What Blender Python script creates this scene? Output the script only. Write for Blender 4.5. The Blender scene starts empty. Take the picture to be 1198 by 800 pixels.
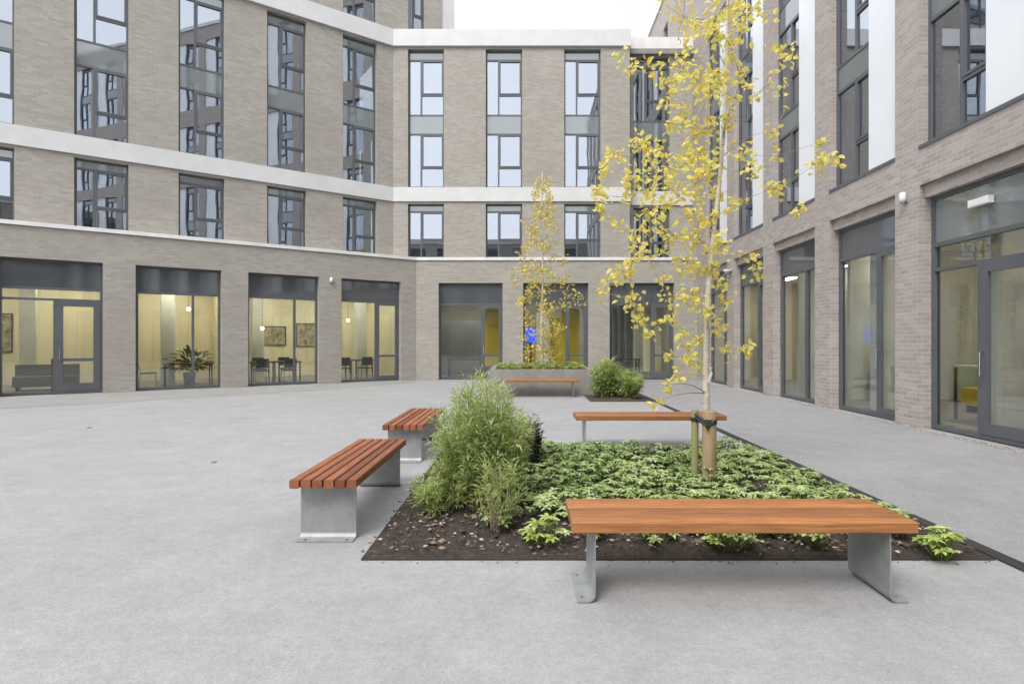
import bpy, math, random
from mathutils import Vector, Matrix
random.seed(11)
R = math.radians
scene = bpy.context.scene
COL = scene.collection

# ------------------------------------------------------------------ camera
EYE = 1.45
F = 665.0            # focal length in photo pixels (1198 wide)
VPX, HY = 613.0, 400.0
cam_d = bpy.data.cameras.new('camera'); cam = bpy.data.objects.new('camera', cam_d); COL.objects.link(cam)
cam.location = (0, 0, EYE); cam.rotation_euler = (R(90), 0, 0)
cam_d.sensor_width = 36; cam_d.lens = F/1198*36
cam_d.shift_x = -(VPX-599)/1198
cam_d.clip_start = 0.05; cam_d.clip_end = 2000
scene.camera = cam

# ------------------------------------------------------------------ world: bright overcast sky
SUN_EL, SUN_AZ = R(52), R(208)      # azimuth clockwise from +Y
w = bpy.data.worlds.new("World"); scene.world = w; w.use_nodes = True
nt = w.node_tree; nt.nodes.clear()
sky = nt.nodes.new('ShaderNodeTexSky'); sky.sky_type = 'NISHITA'; sky.sun_disc = False
sky.sun_elevation = SUN_EL; sky.sun_rotation = SUN_AZ
sky.air_density = 1.0; sky.dust_density = 4.0; sky.ozone_density = 1.0
hs = nt.nodes.new('ShaderNodeHueSaturation'); hs.inputs['Saturation'].default_value = 0.16
# even cloud cover: blend the clear sky towards a pale cloud colour
mx = nt.nodes.new('ShaderNodeMix'); mx.data_type = 'RGBA'; mx.inputs[0].default_value = 0.72
mx.inputs[7].default_value = (9.2, 9.5, 10.1, 1)
bg = nt.nodes.new('ShaderNodeBackground'); bg.inputs['Strength'].default_value = 0.10
wo = nt.nodes.new('ShaderNodeOutputWorld')
nt.links.new(sky.outputs[0], hs.inputs['Color']); nt.links.new(hs.outputs[0], mx.inputs[6])
nt.links.new(mx.outputs[2], bg.inputs['Color']); nt.links.new(bg.outputs[0], wo.inputs[0])

sd = bpy.data.lights.new('sun', 'SUN'); sd.energy = 1.0; sd.angle = R(25); sd.color = (1, .96, .9)
so = bpy.data.objects.new('sun', sd); COL.objects.link(so)
sdir = Vector((math.sin(SUN_AZ)*math.cos(SUN_EL), math.cos(SUN_AZ)*math.cos(SUN_EL), math.sin(SUN_EL)))
so.rotation_euler = sdir.to_track_quat('Z', 'Y').to_euler(); so.location = (0, 0, 40)

scene.view_settings.view_transform = 'Standard'; scene.view_settings.look = 'None'
scene.view_settings.gamma = 1; scene.view_settings.use_curve_mapping = False
scene.view_settings.exposure = 1.22

# ------------------------------------------------------------------ helpers
def pt(x, y, d):
    """photo position seen at distance d -> world point"""
    return Vector(((x-VPX)*d/F, d, EYE+(HY-y)*d/F))

class MB:
    def __init__(s): s.v = []; s.f = []; s.t = []
    def box(s, x0, x1, y0, y1, z0, z1, t=None):
        b = len(s.v)
        s.v += [(x0,y0,z0),(x1,y0,z0),(x1,y1,z0),(x0,y1,z0),(x0,y0,z1),(x1,y0,z1),(x1,y1,z1),(x0,y1,z1)]
        for q in ((0,3,2,1),(4,5,6,7),(0,1,5,4),(1,2,6,5),(2,3,7,6),(3,0,4,7)):
            s.f.append(tuple(b+i for i in q)); s.t.append(random.random() if t is None else t)
        return s
    def face(s, pts, t=0.5):
        b = len(s.v); s.v += [tuple(p) for p in pts]; s.f.append(tuple(range(b, b+len(pts)))); s.t.append(t)
    def tube(s, pts, rad, n=8, cap=True, t=0.5):
        pts = [Vector(p) for p in pts]
        if not hasattr(rad, '__len__'): rad = [rad]*len(pts)
        b = len(s.v); ref = None
        for i, p in enumerate(pts):
            d = (pts[min(i+1, len(pts)-1)]-pts[max(i-1, 0)]).normalized()
            if ref is None:
                ref = d.orthogonal().normalized()
            a = (ref-d*ref.dot(d)); a = a.normalized() if a.length > 1e-6 else d.orthogonal().normalized()
            ref = a; c = d.cross(a)
            for k in range(n):
                an = 2*math.pi*k/n
                s.v.append(tuple(p+(a*math.cos(an)+c*math.sin(an))*rad[i]))
        for i in range(len(pts)-1):
            for k in range(n):
                s.f.append((b+i*n+k, b+i*n+(k+1) % n, b+(i+1)*n+(k+1) % n, b+(i+1)*n+k)); s.t.append(t)
        if cap:
            s.f.append(tuple(b+k for k in range(n))[::-1]); s.t.append(t)
            s.f.append(tuple(b+(len(pts)-1)*n+k for k in range(n))); s.t.append(t)
        return s
    def lathe(s, prof, n=16, c=(0, 0), t=0.5):
        b = len(s.v)
        for r, z in prof:
            for k in range(n):
                a = 2*math.pi*k/n; s.v.append((c[0]+r*math.cos(a), c[1]+r*math.sin(a), z))
        for i in range(len(prof)-1):
            for k in range(n):
                s.f.append((b+i*n+k, b+i*n+(k+1) % n, b+(i+1)*n+(k+1) % n, b+(i+1)*n+k)); s.t.append(t)
        return s
    def leaf(s, p, d, up, L, W, t=0.5, droop=0.25, seg=2):
        """lens-shaped leaf of 2 half-blades folded along the midrib"""
        d = d.normalized(); side = d.cross(up)
        if side.length < 1e-4: side = d.orthogonal()
        side.normalize(); nrm = side.cross(d).normalized()
        tip = p+d*L-nrm*L*droop; mid = p+d*L*0.5-nrm*L*droop*0.25
        m3 = p+d*L*.8-nrm*L*droop*.62
        up_ = nrm*W*0.18
        pts = (p, mid, m3, tip, p+d*L*.4+side*W*.5+up_, m3+side*W*.36+up_, p+d*L*.4-side*W*.5+up_, m3-side*W*.36+up_)
        b = len(s.v); s.v += [tuple(q) for q in pts]
        s.f += [(b, b+1, b+4), (b+1, b+2, b+5, b+4), (b+2, b+3, b+5), (b, b+6, b+1), (b+1, b+6, b+7, b+2), (b+2, b+7, b+3)]; s.t += [t]*6
    def build(s, name, mat, parent=None, smooth=False, loc=None):
        me = bpy.data.meshes.new(name); me.from_pydata(s.v, [], s.f)
        at = me.attributes.new('tint', 'FLOAT', 'FACE'); at.data.foreach_set('value', s.t)
        if smooth: me.polygons.foreach_set('use_smooth', [True]*len(me.polygons))
        me.materials.append(mat)
        o = bpy.data.objects.new(name, me); COL.objects.link(o)
        if parent: o.parent = parent
        if loc is not None: o.location = loc
        return o

def tag(o, label=None, cat=None, group=None, kind=None):
    if label: o['label'] = label
    if cat: o['category'] = cat
    if group: o['group'] = group
    if kind: o['kind'] = kind
    return o
def empty(name, loc=(0, 0, 0), rz=0, label=None, cat=None, group=None):
    o = bpy.data.objects.new(name, None); COL.objects.link(o); o.empty_display_size = .2
    o.location = loc; o.rotation_euler = (0, 0, rz)
    return tag(o, label, cat, group)
def children(o): return [c for c in bpy.data.objects if c.parent == o]
def copy_tree(o, parent=None):
    c = o.copy(); COL.objects.link(c)
    if parent: c.parent = parent
    for ch in children(o): copy_tree(ch, c)
    return c

# ------------------------------------------------------------------ materials
def newmat(name):
    m = bpy.data.materials.new(name); m.use_nodes = True
    n = m.node_tree; b = n.nodes['Principled BSDF']; return m, n, b
def N(n, t, **kw):
    x = n.nodes.new(t)
    for k, v in kw.items(): setattr(x, k, v)
    return x
def rgb(c): return (c[0], c[1], c[2], 1)
def ramp(n, src, stops):
    r = N(n, 'ShaderNodeValToRGB'); e = r.color_ramp.elements
    e[0].position, e[0].color = stops[0][0], rgb(stops[0][1]); e[1].position, e[1].color = stops[-1][0], rgb(stops[-1][1])
    for p, c in stops[1:-1]:
        q = e.new(p); q.color = rgb(c)
    n.links.new(src, r.inputs[0]); return r.outputs[0]
def mixc(n, a, b, fac, mode='MIX'):
    m = N(n, 'ShaderNodeMix'); m.data_type = 'RGBA'; m.blend_type = mode
    for s, v in ((6, a), (7, b)):
        if hasattr(v, 'is_output'): n.links.new(v, m.inputs[s])
        else: m.inputs[s].default_value = rgb(v)
    if hasattr(fac, 'is_output'): n.links.new(fac, m.inputs[0])
    else: m.inputs[0].default_value = fac
    return m.outputs[2]
def noise(n, scale, detail=4, rough=.55, stretch=None, coord='Object'):
    tc = N(n, 'ShaderNodeTexCoord'); src = tc.outputs[coord]
    if stretch:
        mp = N(n, 'ShaderNodeMapping'); mp.inputs['Scale'].default_value = stretch
        n.links.new(src, mp.inputs[0]); src = mp.outputs[0]
    t = N(n, 'ShaderNodeTexNoise'); t.inputs['Scale'].default_value = scale
    t.inputs['Detail'].default_value = detail; t.inputs['Roughness'].default_value = rough
    n.links.new(src, t.inputs['Vector']); return t.outputs['Fac']
def bump(n, b, h, strength=.3, dist=.01):
    q = N(n, 'ShaderNodeBump'); q.inputs['Strength'].default_value = strength; q.inputs['Distance'].default_value = dist
    n.links.new(h, q.inputs['Height']); n.links.new(q.outputs[0], b.inputs['Normal'])
def tint(n):
    a = N(n, 'ShaderNodeAttribute'); a.attribute_name = 'tint'; return a.outputs['Fac']

def simple(name, c1, c2=None, scale=6, rough=.5, metal=0, bmp=0, bscale=60, stretch=None, spec=None):
    m, n, b = newmat(name)
    if c2 is None: c2 = tuple(x*.86 for x in c1)
    n.links.new(ramp(n, noise(n, scale, stretch=stretch), [(.35, c1), (.68, c2)]), b.inputs['Base Color'])
    b.inputs['Roughness'].default_value = rough; b.inputs['Metallic'].default_value = metal
    if spec is not None: b.inputs['Specular IOR Level'].default_value = spec
    if bmp: bump(n, b, noise(n, bscale), bmp, .004)
    return m

def brick_mat(name, c1, c2, mortar, warm):
    m, n, b = newmat(name)
    tc = N(n, 'ShaderNodeTexCoord'); sp = N(n, 'ShaderNodeSeparateXYZ'); n.links.new(tc.outputs['Object'], sp.inputs[0])
    ad = N(n, 'ShaderNodeMath', operation='ADD'); n.links.new(sp.outputs[0], ad.inputs[0]); n.links.new(sp.outputs[1], ad.inputs[1])
    cb = N(n, 'ShaderNodeCombineXYZ'); n.links.new(ad.outputs[0], cb.inputs[0]); n.links.new(sp.outputs[2], cb.inputs[1])
    bt = N(n, 'ShaderNodeTexBrick'); n.links.new(cb.outputs[0], bt.inputs['Vector'])
    bt.inputs['Scale'].default_value = 1; bt.inputs['Brick Width'].default_value = .225; bt.inputs['Row Height'].default_value = .075
    bt.inputs['Mortar Size'].default_value = .007; bt.inputs['Mortar Smooth'].default_value = .25; bt.inputs['Bias'].default_value = -.1
    bt.inputs['Color1'].default_value = rgb(c1); bt.inputs['Color2'].default_value = rgb(c2); bt.inputs['Mortar'].default_value = rgb(mortar)
    # weathering: broad cloudy tone and long course-wise streaks
    c = mixc(n, bt.outputs['Color'], warm, ramp(n, noise(n, .6, 6, .65, stretch=(1, 1, 1.8)), [(.38, (0,)*3), (.66, (1,)*3)]))
    c2_ = mixc(n, c, bt.outputs['Color'], .5)
    v = ramp(n, noise(n, 1.0, 4, .6, stretch=(1.1, 1.1, 11)), [(.3, (.94,)*3), (.7, (1.05,)*3)])
    c3 = mixc(n, c2_, v, 1, 'MULTIPLY')
    v2 = ramp(n, noise(n, 38, 3, .6), [(.25, (.88,)*3), (.75, (1.08,)*3)])
    n.links.new(mixc(n, c3, v2, 1, 'MULTIPLY'), b.inputs['Base Color'])
    b.inputs['Roughness'].default_value = .88
    q = N(n, 'ShaderNodeMath', operation='MULTIPLY'); q.inputs[1].default_value = -1; n.links.new(bt.outputs['Fac'], q.inputs[0])
    bump(n, b, q.outputs[0], .55, .008)
    return m

def glass_mat(name, refl, tintc, rough=0.0, wob=.25):
    m, n, b = newmat(name); n.nodes.remove(b)
    out = n.nodes['Material Output']
    lw = N(n, 'ShaderNodeLayerWeight'); lw.inputs[0].default_value = .5
    pw = N(n, 'ShaderNodeMath', operation='POWER'); pw.inputs[1].default_value = 4; n.links.new(lw.outputs['Facing'], pw.inputs[0])
    ma = N(n, 'ShaderNodeMath', operation='MULTIPLY_ADD'); ma.inputs[1].default_value = 1-refl; ma.inputs[2].default_value = refl
    n.links.new(pw.outputs[0], ma.inputs[0])
    tr = N(n, 'ShaderNodeBsdfTransparent'); tr.inputs[0].default_value = rgb(tintc)
    gl = N(n, 'ShaderNodeBsdfGlossy'); gl.inputs[0].default_value = (.88, .92, 1, 1); gl.inputs['Roughness'].default_value = rough
    bp = N(n, 'ShaderNodeBump'); bp.inputs['Strength'].default_value = wob; bp.inputs['Distance'].default_value = .01
    n.links.new(noise(n, .9, 1), bp.inputs['Height']); n.links.new(bp.outputs[0], gl.inputs['Normal'])
    mi = N(n, 'ShaderNodeMixShader'); n.links.new(ma.outputs[0], mi.inputs[0]); n.links.new(tr.outputs[0], mi.inputs[1]); n.links.new(gl.outputs[0], mi.inputs[2])
    n.links.new(mi.outputs[0], out.inputs[0]); return m

def leaf_mat(name, stops, rough=.5, trans=.3):
    m, n, b = newmat(name)
    c = ramp(n, tint(n), stops)
    v = ramp(n, noise(n, 40, 2), [(.3, (.82,)*3), (.7, (1.12,)*3)])
    c = mixc(n, c, v, 1, 'MULTIPLY')
    n.links.new(c, b.inputs['Base Color']); b.inputs['Roughness'].default_value = rough
    b.inputs['Specular IOR Level'].default_value = .3
    t = N(n, 'ShaderNodeBsdfTranslucent'); n.links.new(c, t.inputs[0])
    mi = N(n, 'ShaderNodeMixShader'); mi.inputs[0].default_value = trans
    n.links.new(b.outputs[0], mi.inputs[1]); n.links.new(t.outputs[0], mi.inputs[2])
    n.links.new(mi.outputs[0], n.nodes['Material Output'].inputs[0]); return m

def emit_mat(name, c, s):
    m, n, b = newmat(name)
    b.inputs['Base Color'].default_value = rgb(c); b.inputs['Emission Color'].default_value = rgb(c); b.inputs['Emission Strength'].default_value = s
    return m

def paving_mat(name, c1, c2, speck=.5):
    m, n, b = newmat(name)
    c = ramp(n, noise(n, .35, 6, .62), [(.3, c1), (.72, c2)])
    big = ramp(n, noise(n, 2.6, 6, .7), [(.32, (.89,)*3), (.68, (1.05,)*3)])
    c = mixc(n, c, big, 1, 'MULTIPLY')
    tc = N(n, 'ShaderNodeTexCoord'); vo = N(n, 'ShaderNodeTexVoronoi'); vo.inputs['Scale'].default_value = 115
    n.links.new(tc.outputs['Object'], vo.inputs['Vector'])
    sep = N(n, 'ShaderNodeSeparateColor'); n.links.new(vo.outputs['Color'], sep.inputs[0])
    g = ramp(n, sep.outputs[0], [(0, (.62, .62, .63)), (.5, (1, 1, 1)), (1, (1.3, 1.29, 1.27))])
    c = mixc(n, c, mixc(n, c, g, 1, 'MULTIPLY'), speck)
    mid = ramp(n, noise(n, 16, 6, .75), [(.3, (.89,)*3), (.7, (1.08,)*3)])
    c = mixc(n, c, mid, 1, 'MULTIPLY')
    # a few darker damp stains
    st = ramp(n, noise(n, .8, 5, .62), [(.56, (1,)*3), (.74, (.87,)*3)])
    n.links.new(mixc(n, c, st, 1, 'MULTIPLY'), b.inputs['Base Color']); b.inputs['Roughness'].default_value = .85
    bump(n, b, vo.outputs['Distance'], .35, .004)
    return m

M = {}
M['brick'] = brick_mat('grey_buff_brick', (.375, .350, .308), (.295, .274, .243), (.37, .353, .325), (.29, .264, .226))
M['brick_r'] = brick_mat('grey_pink_brick', (.395, .35, .322), (.285, .252, .232), (.43, .405, .385), (.34, .295, .27))
M['white'] = simple('white_render', (.60, .60, .595), (.54, .54, .535), 1.5, .6)
M['panel'] = simple('white_cladding', (.72, .74, .77), (.68, .70, .73), .8, .35)
M['coping'] = simple('pale_coping', (.72, .70, .69), (.60, .58, .57), 2, .6)
M['palewall'] = simple('pale_render', (.60, .59, .585), (.55, .54, .53), 1, .8)
M['frame'] = simple('grey_frame', (.10, .106, .116), (.085, .09, .10), 3, .38)
M['spandrel'] = simple('spandrel_glass', (.15, .175, .18), (.12, .145, .15), .8, .04)
M['spandrel'].node_tree.nodes['Principled BSDF'].inputs['IOR'].default_value = 2.3
M['spandrel_d'] = simple('dark_spandrel', (.085, .095, .105), (.07, .08, .09), .8, .05)
M['spandrel_d'].node_tree.nodes['Principled BSDF'].inputs['IOR'].default_value = 1.9
M['glass_up'] = glass_mat('reflective_glass', .34, (.55, .61, .63), wob=.2)
M['glass_gf'] = glass_mat('clear_glass', .085, (.85, .87, .84), wob=.2)
M['cream'] = simple('cream_plaster', (.78, .71, .52), (.74, .67, .48), .7, .8)
M['roomwhite'] = simple('white_plaster', (.68, .67, .62), None, 1, .8)
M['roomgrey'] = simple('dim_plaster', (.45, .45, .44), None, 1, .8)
M['carpet'] = simple('room_floor', (.28, .26, .23), (.22, .2, .18), 4, .6)
M['yellow'] = simple('yellow_panel', (.72, .50, .03), (.66, .45, .03), 1, .5)
M['darkwood'] = simple('dark_furniture', (.05, .042, .035), (.035, .03, .028), 5, .4)
M['olive'] = simple('olive_fabric', (.14, .13, .04), (.10, .09, .03), 20, .9)
M['curtain'] = simple('pale_curtain', (.55, .55, .56), (.45, .45, .47), 6, .9, stretch=(8, 8, .3))
M['steel'] = simple('galvanised_steel', (.36, .37, .375), (.28, .29, .295), 9, .5, .45, .1, 30)
M['chrome'] = simple('brushed_steel', (.6, .6, .6), None, 20, .25, 1)
M['plastic_w'] = simple('white_plastic', (.75, .75, .74), None, 3, .4)
M['plastic_g'] = simple('grey_plastic', (.33, .34, .36), None, 3, .4)
M['black'] = simple('black_rubber', (.018, .018, .02), (.03, .03, .032), 10, .55)
M['concrete'] = simple('concrete', (.27, .255, .235), (.21, .20, .185), 3, .85, 0, .25, 40)
M['paving'] = paving_mat('resin_paving', (.292, .291, .294), (.335, .333, .335), .30)
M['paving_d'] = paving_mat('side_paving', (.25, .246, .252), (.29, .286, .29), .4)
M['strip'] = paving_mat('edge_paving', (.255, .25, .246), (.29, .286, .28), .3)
M['bark_stake'] = simple('stake_wood', (.36, .26, .15), (.24, .17, .09), 9, .85, 0, .5, 40, stretch=(1, 1, .15))
M['stake_green'] = simple('treated_stake', (.30, .28, .13), (.22, .21, .09), 9, .85, 0, .4, 40, stretch=(1, 1, .15))
M['stem'] = simple('green_stem', (.22, .20, .09), (.15, .13, .06), 12, .8)
M['twig'] = simple('brown_twig', (.34, .27, .18), (.24, .18, .12), 12, .85)
M['stone'] = simple('pale_stone', (.50, .47, .43), (.36, .33, .30), 20, .8)
M['screen'] = emit_mat('blue_screen', (.02, .06, .55), 1.2)
M['lamp'] = emit_mat('lamp_glow', (1, .9, .68), 7)
M['lampw'] = emit_mat('ceiling_glow', (1, .95, .80), 12.5)
M['poster'] = simple('print', (.5, .45, .3), (.15, .13, .1), 5, .6)

def wood_mat(name, k):
    m, n, b = newmat(name)
    g = noise(n, 3, 6, .65, stretch=(1.2, 26, 26))
    c = ramp(n, g, [(.28, tuple(q*w_ for q, w_ in zip((.21, .072, .028), k))), (.5, tuple(q*w_ for q, w_ in zip((.34, .132, .055), k))), (.75, tuple(q*w_ for q, w_ in zip((.48, .215, .10), k)))])
    t = ramp(n, tint(n), [(0, (.66, .62, .60)), (.5, (1, 1, 1)), (1, (1.25, 1.22, 1.18))])
    c = mixc(n, c, t, 1, 'MULTIPLY')
    big = ramp(n, noise(n, 2.2, 4, .6, stretch=(.6, 3, 3)), [(.3, (.82,)*3), (.7, (1.1, 1.08, 1.05))])
    n.links.new(mixc(n, c, big, 1, 'MULTIPLY'), b.inputs['Base Color']); b.inputs['Roughness'].default_value = .58
    bump(n, b, g, .35, .003); return m
M['wood'] = wood_mat('oiled_hardwood', (.98, 1.04, .80)); M['wood_red'] = wood_mat('red_hardwood', (.72, .64, .66))

def soil_mat():
    m, n, b = newmat('bark_soil')
    c = ramp(n, noise(n, 26, 8, .75), [(.3, (.035, .026, .02)), (.55, (.085, .062, .048)), (.75, (.19, .145, .115))])
    c = mixc(n, c, ramp(n, noise(n, 90, 4, .7), [(.3, (.6,)*3), (.7, (1.3,)*3)]), 1, 'MULTIPLY')
    n.links.new(c, b.inputs['Base Color']); b.inputs['Roughness'].default_value = .95
    bump(n, b, noise(n, 60, 8, .8), 1, .03); return m
M['soil'] = soil_mat()
def mulch_mat():
    m, n, b = newmat('bark_chips')
    n.links.new(ramp(n, tint(n), [(0, (.035, .025, .02)), (.6, (.10, .07, .052)), (1, (.26, .20, .16))]), b.inputs['Base Color']); b.inputs['Roughness'].default_value = .9
    return m
M['mulch'] = mulch_mat()

def birch_mat():
    m, n, b = newmat('birch_bark')
    base = ramp(n, noise(n, 7, 4, .6), [(.3, (.60, .54, .47)), (.7, (.44, .37, .31))])
    len_ = ramp(n, noise(n, 5, 3, .6, stretch=(2, 2, 12)), [(.60, (1,)*3), (.68, (.36, .3, .27))])
    n.links.new(mixc(n, base, len_, 1, 'MULTIPLY'), b.inputs['Base Color']); b.inputs['Roughness'].default_value = .8
    return m
M['birch'] = birch_mat()
M['leaf_yellow'] = leaf_mat('yellow_leaf', [(0, (.66, .66, .20)), (.35, (.84, .76, .24)), (.8, (.90, .78, .24)), (1, (.88, .64, .12))], .5, .5)
M['leaf_olive'] = leaf_mat('olive_yellow_leaf', [(0, (.52, .48, .15)), (.5, (.78, .66, .18)), (1, (.84, .66, .14))], .5, .45)
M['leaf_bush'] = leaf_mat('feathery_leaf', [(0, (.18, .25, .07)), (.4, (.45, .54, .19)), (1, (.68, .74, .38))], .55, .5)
M['leaf_cover'] = leaf_mat('cover_leaf', [(0, (.10, .15, .05)), (.4, (.36, .47, .17)), (1, (.66, .72, .40))], .5, .35)
M['leaf_lime'] = leaf_mat('lime_leaf', [(0, (.20, .29, .06)), (.5, (.44, .54, .14)), (1, (.64, .69, .36))], .45, .35)
M['leaf_dark'] = leaf_mat('dark_leaf', [(0, (.03, .035, .03)), (.6, (.07, .08, .065)), (1, (.13, .14, .11))], .5, .2)
M['leaf_indoor'] = leaf_mat('indoor_leaf', [(0, (.03, .06, .02)), (1, (.09, .14, .05))], .4, .2)

# ------------------------------------------------------------------ ground
g = MB(); g.face([(-150, -150, 0), (150, -150, 0), (150, 150, 0), (-150, 150, 0)])
tag(g.build('courtyard_paving', M['paving']), kind='structure')
# darker paving between the drain and the right wing
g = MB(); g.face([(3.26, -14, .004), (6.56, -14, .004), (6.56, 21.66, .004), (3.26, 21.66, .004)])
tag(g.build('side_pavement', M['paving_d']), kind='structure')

# ------------------------------------------------------------------ building tools (local frame: x along wall, y into building, z up)
def wall(mb, x0, x1, z0, z1, holes, y0=0, y1=.35):
    xs = sorted({x0, x1} | {min(max(h[i], x0), x1) for h in holes for i in (0, 1)})
    zs = sorted({z0, z1} | {min(max(h[i], z0), z1) for h in holes for i in (2, 3)})
    def solid(i, k):
        if i < 0 or k < 0 or i >= len(xs)-1 or k >= len(zs)-1: return False
        cx, cz = (xs[i]+xs[i+1])/2, (zs[k]+zs[k+1])/2
        return not any(h[0] < cx < h[1] and h[2] < cz < h[3] for h in holes)
    for i in range(len(xs)-1):
        for k in range(len(zs)-1):
            if not solid(i, k): continue
            a, b, c, d = xs[i], xs[i+1], zs[k], zs[k+1]
            mb.face([(a, y0, c), (b, y0, c), (b, y0, d), (a, y0, d)])
            mb.face([(a, y1, c), (a, y1, d), (b, y1, d), (b, y1, c)])
            if not solid(i-1, k): mb.face([(a, y0, c), (a, y0, d), (a, y1, d), (a, y1, c)])
            if not solid(i+1, k): mb.face([(b, y0, c), (b, y1, c), (b, y1, d), (b, y0, d)])
            if not solid(i, k-1): mb.face([(a, y0, c), (a, y1, c), (b, y1, c), (b, y0, c)])
            if not solid(i, k+1): mb.face([(a, y0, d), (b, y0, d), (b, y1, d), (a, y1, d)])
    return mb

def frame_rect(mb, x0, x1, z0, z1, y, w=.06, dp=.09):
    mb.box(x0, x0+w, y, y+dp, z0, z1); mb.box(x1-w, x1, y, y+dp, z0, z1)
    mb.box(x0+w, x1-w, y, y+dp, z0, z0+w); mb.box(x0+w, x1-w, y, y+dp, z1-w, z1)

def storey_window(name, parent, x0, x1, floors, y, zt, glass, mull=.36, spand='spandrel', curtain=None, head=.30, flip=False):
    """tall window strip; floors = list of (z0, z1) glazed storeys from bottom to top, spandrels between, header panel above"""
    fr = MB(); w = .055
    z0 = floors[0][0]
    frame_rect(fr, x0, x1, z0, zt, y, w)
    gls = []; sps = []; cu = MB()
    xm = x0+(x1-x0)*(mull if not flip else 1-mull)
    for i, (a, b) in enumerate(floors):
        if i: fr.box(x0+w, x1-w, y+.004, y+.085, a-w, a)
        fr.box(x0+w, x1-w, y+.004, y+.085, b, b+w)
        a2 = a+w if i == 0 else a
        fr.box(xm-.03, xm+.03, y+.006, y+.08, a2, b)
        sx0, sx1 = (xm+.03, x1-w) if not flip else (x0+w, xm-.03)
        zs = a2+(b-a2)*.36
        fr.box(sx0, sx1, y+.006, y+.08, zs-.03, zs+.03)
        # opening sash frame, slightly proud
        sf = .045
        fr.box(sx0, sx0+sf, y-.008, y+.06, zs+.03, b); fr.box(sx1-sf, sx1, y-.008, y+.06, zs+.03, b)
        fr.box(sx0+sf, sx1-sf, y-.008, y+.06, zs+.03, zs+.03+sf); fr.box(sx0+sf, sx1-sf, y-.008, y+.06, b-sf, b)
        gls.append(MB().box(x0+w, x1-w, y+.04, y+.052, a2, b))
        nxt = floors[i+1][0]-w if i+1 < len(floors) else zt-w
        if nxt-(b+w) > .05: sps.append(MB().box(x0+w, x1-w, y+.02, y+.05, b+w, nxt))
        if curtain and random.random() < curtain:
            cw = (x1-x0)*random.uniform(.18, .4); side = random.random() < .5
            cx0 = x0+w if side else x1-w-cw
            n = max(4, int(cw/.05)); 
            for k in range(n):
                q0 = cx0+cw*k/n; q1 = cx0+cw*(k+1)/n; qm = (q0+q1)/2
                cu.face([(q0, y+.3, a), (qm, y+.34, a), (qm, y+.34, b), (q0, y+.3, b)]); cu.face([(qm, y+.34, a), (q1, y+.3, a), (q1, y+.3, b), (qm, y+.34, b)])
    f = fr.build('window', M['frame'], parent)
    for q in gls: q.build('pane', M[glass], f)
    for q in sps: q.build('spandrel_panel', M[spand], f)
    if cu.v: cu.build('curtain', M['curtain'], f)
    return f

def shopfront(parent, x0, x1, z1, y, split=.66, zsp=2.92, door='right', kind='door', spand='spandrel_d', ztr=None, dmid=.93, sill=.02, doorw=None):
    """ground-floor glazing: spandrel on top, a big fixed pane and a narrow door leaf"""
    fr = MB(); w = .07
    frame_rect(fr, x0, x1, sill, z1, y, w, .1)
    fr.box(x0+w, x1-w, y+.004, y+.095, zsp-.035, zsp+.035)
    sp = MB(); sp.box(x0+w, x1-w, y+.02, y+.05, zsp+.035, z1-w)
    xm = x0+(x1-x0)*split
    top = zsp-.035
    if ztr: fr.box(x0+w, x1-w, y+.005, y+.094, ztr-.03, ztr+.03)
    fr.box(xm-.035, xm+.035, y+.002, y+.097, sill+w, (ztr-.03) if ztr else top)
    gl = MB(); gl.box(x0+w, x1-w, y+.05, y+.062, sill+w, top)
    f = fr.build('window', M['frame'], parent); gl.build('pane', M['glass_gf'], f)
    sp.build('spandrel_panel', M[spand], f)
    dz1 = (ztr-.03) if ztr else top
    if kind:
        d = MB(); a, b = (xm+.035, x1-w) if door == 'right' else (x0+w, xm-.035)
        dw = doorw or .085
        zb = sill+w
        d.box(a, a+dw, y-.012, y+.045, zb, dz1); d.box(b-dw, b, y-.012, y+.045, zb, dz1)
        d.box(a+dw, b-dw, y-.012, y+.045, zb, zb+dw*1.3); d.box(a+dw, b-dw, y-.012, y+.045, dz1-dw, dz1)
        if dmid: d.box(a+dw, b-dw, y-.012, y+.045, dmid-.04, dmid+.04)
        dd = d.build('door', M['frame'], parent)
        h = MB(); hx = a+dw*.5
        h.tube([(hx, y-.012, .95), (hx, y-.07, .95), (hx, y-.07, 1.3), (hx, y-.012, 1.3)], .012, 8)
        h.build('handle', M['chrome'], dd)
    return f

def box_part(name, mat, parent, *a):
    m = MB(); m.box(*a); return m.build(name, M[mat], parent)

# window storeys
ZC0, ZC1 = 4.55, 4.67            # ground-floor coping
ZB0, ZB1 = 6.80, 7.36            # middle white band
ZP0, ZP1 = 12.70, 13.33          # top white band
UP2 = [(7.36, 9.40), (10.18, 12.24)]
UP1 = [(4.69, 6.42)]

def interior(parent, x0, x1, depth, y0, wallmat, ztop=4.3, holes=None):
    box_part('room_floor', 'carpet', parent, x0, x1, y0, depth, 0.0, .02)
    box_part('room_ceiling', 'roomwhite', parent, x0, x1, y0, depth, 3.66, 3.76)
    m = MB(); m.box(x0, x1, depth, depth+.1, .02, 3.66); m.box(x0-.1, x0, y0, depth+.1, 0.02, 3.66); m.box(x1, x1+.1, y0, depth+.1, .02, 3.66)
    m.build('room_wall', M[wallmat], parent)
def upper_floors(parent, x0, x1, y0, depth, zs):
    m = MB()
    for z in zs: m.box(x0, x1, y0, depth, z-.15, z+.1)
    m.build('floor_slab', M['roomwhite'], parent)
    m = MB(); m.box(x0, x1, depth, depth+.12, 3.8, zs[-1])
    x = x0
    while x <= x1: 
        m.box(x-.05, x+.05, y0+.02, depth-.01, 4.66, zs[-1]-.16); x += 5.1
    m.build('partition', M['roomgrey'], parent)

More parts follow.
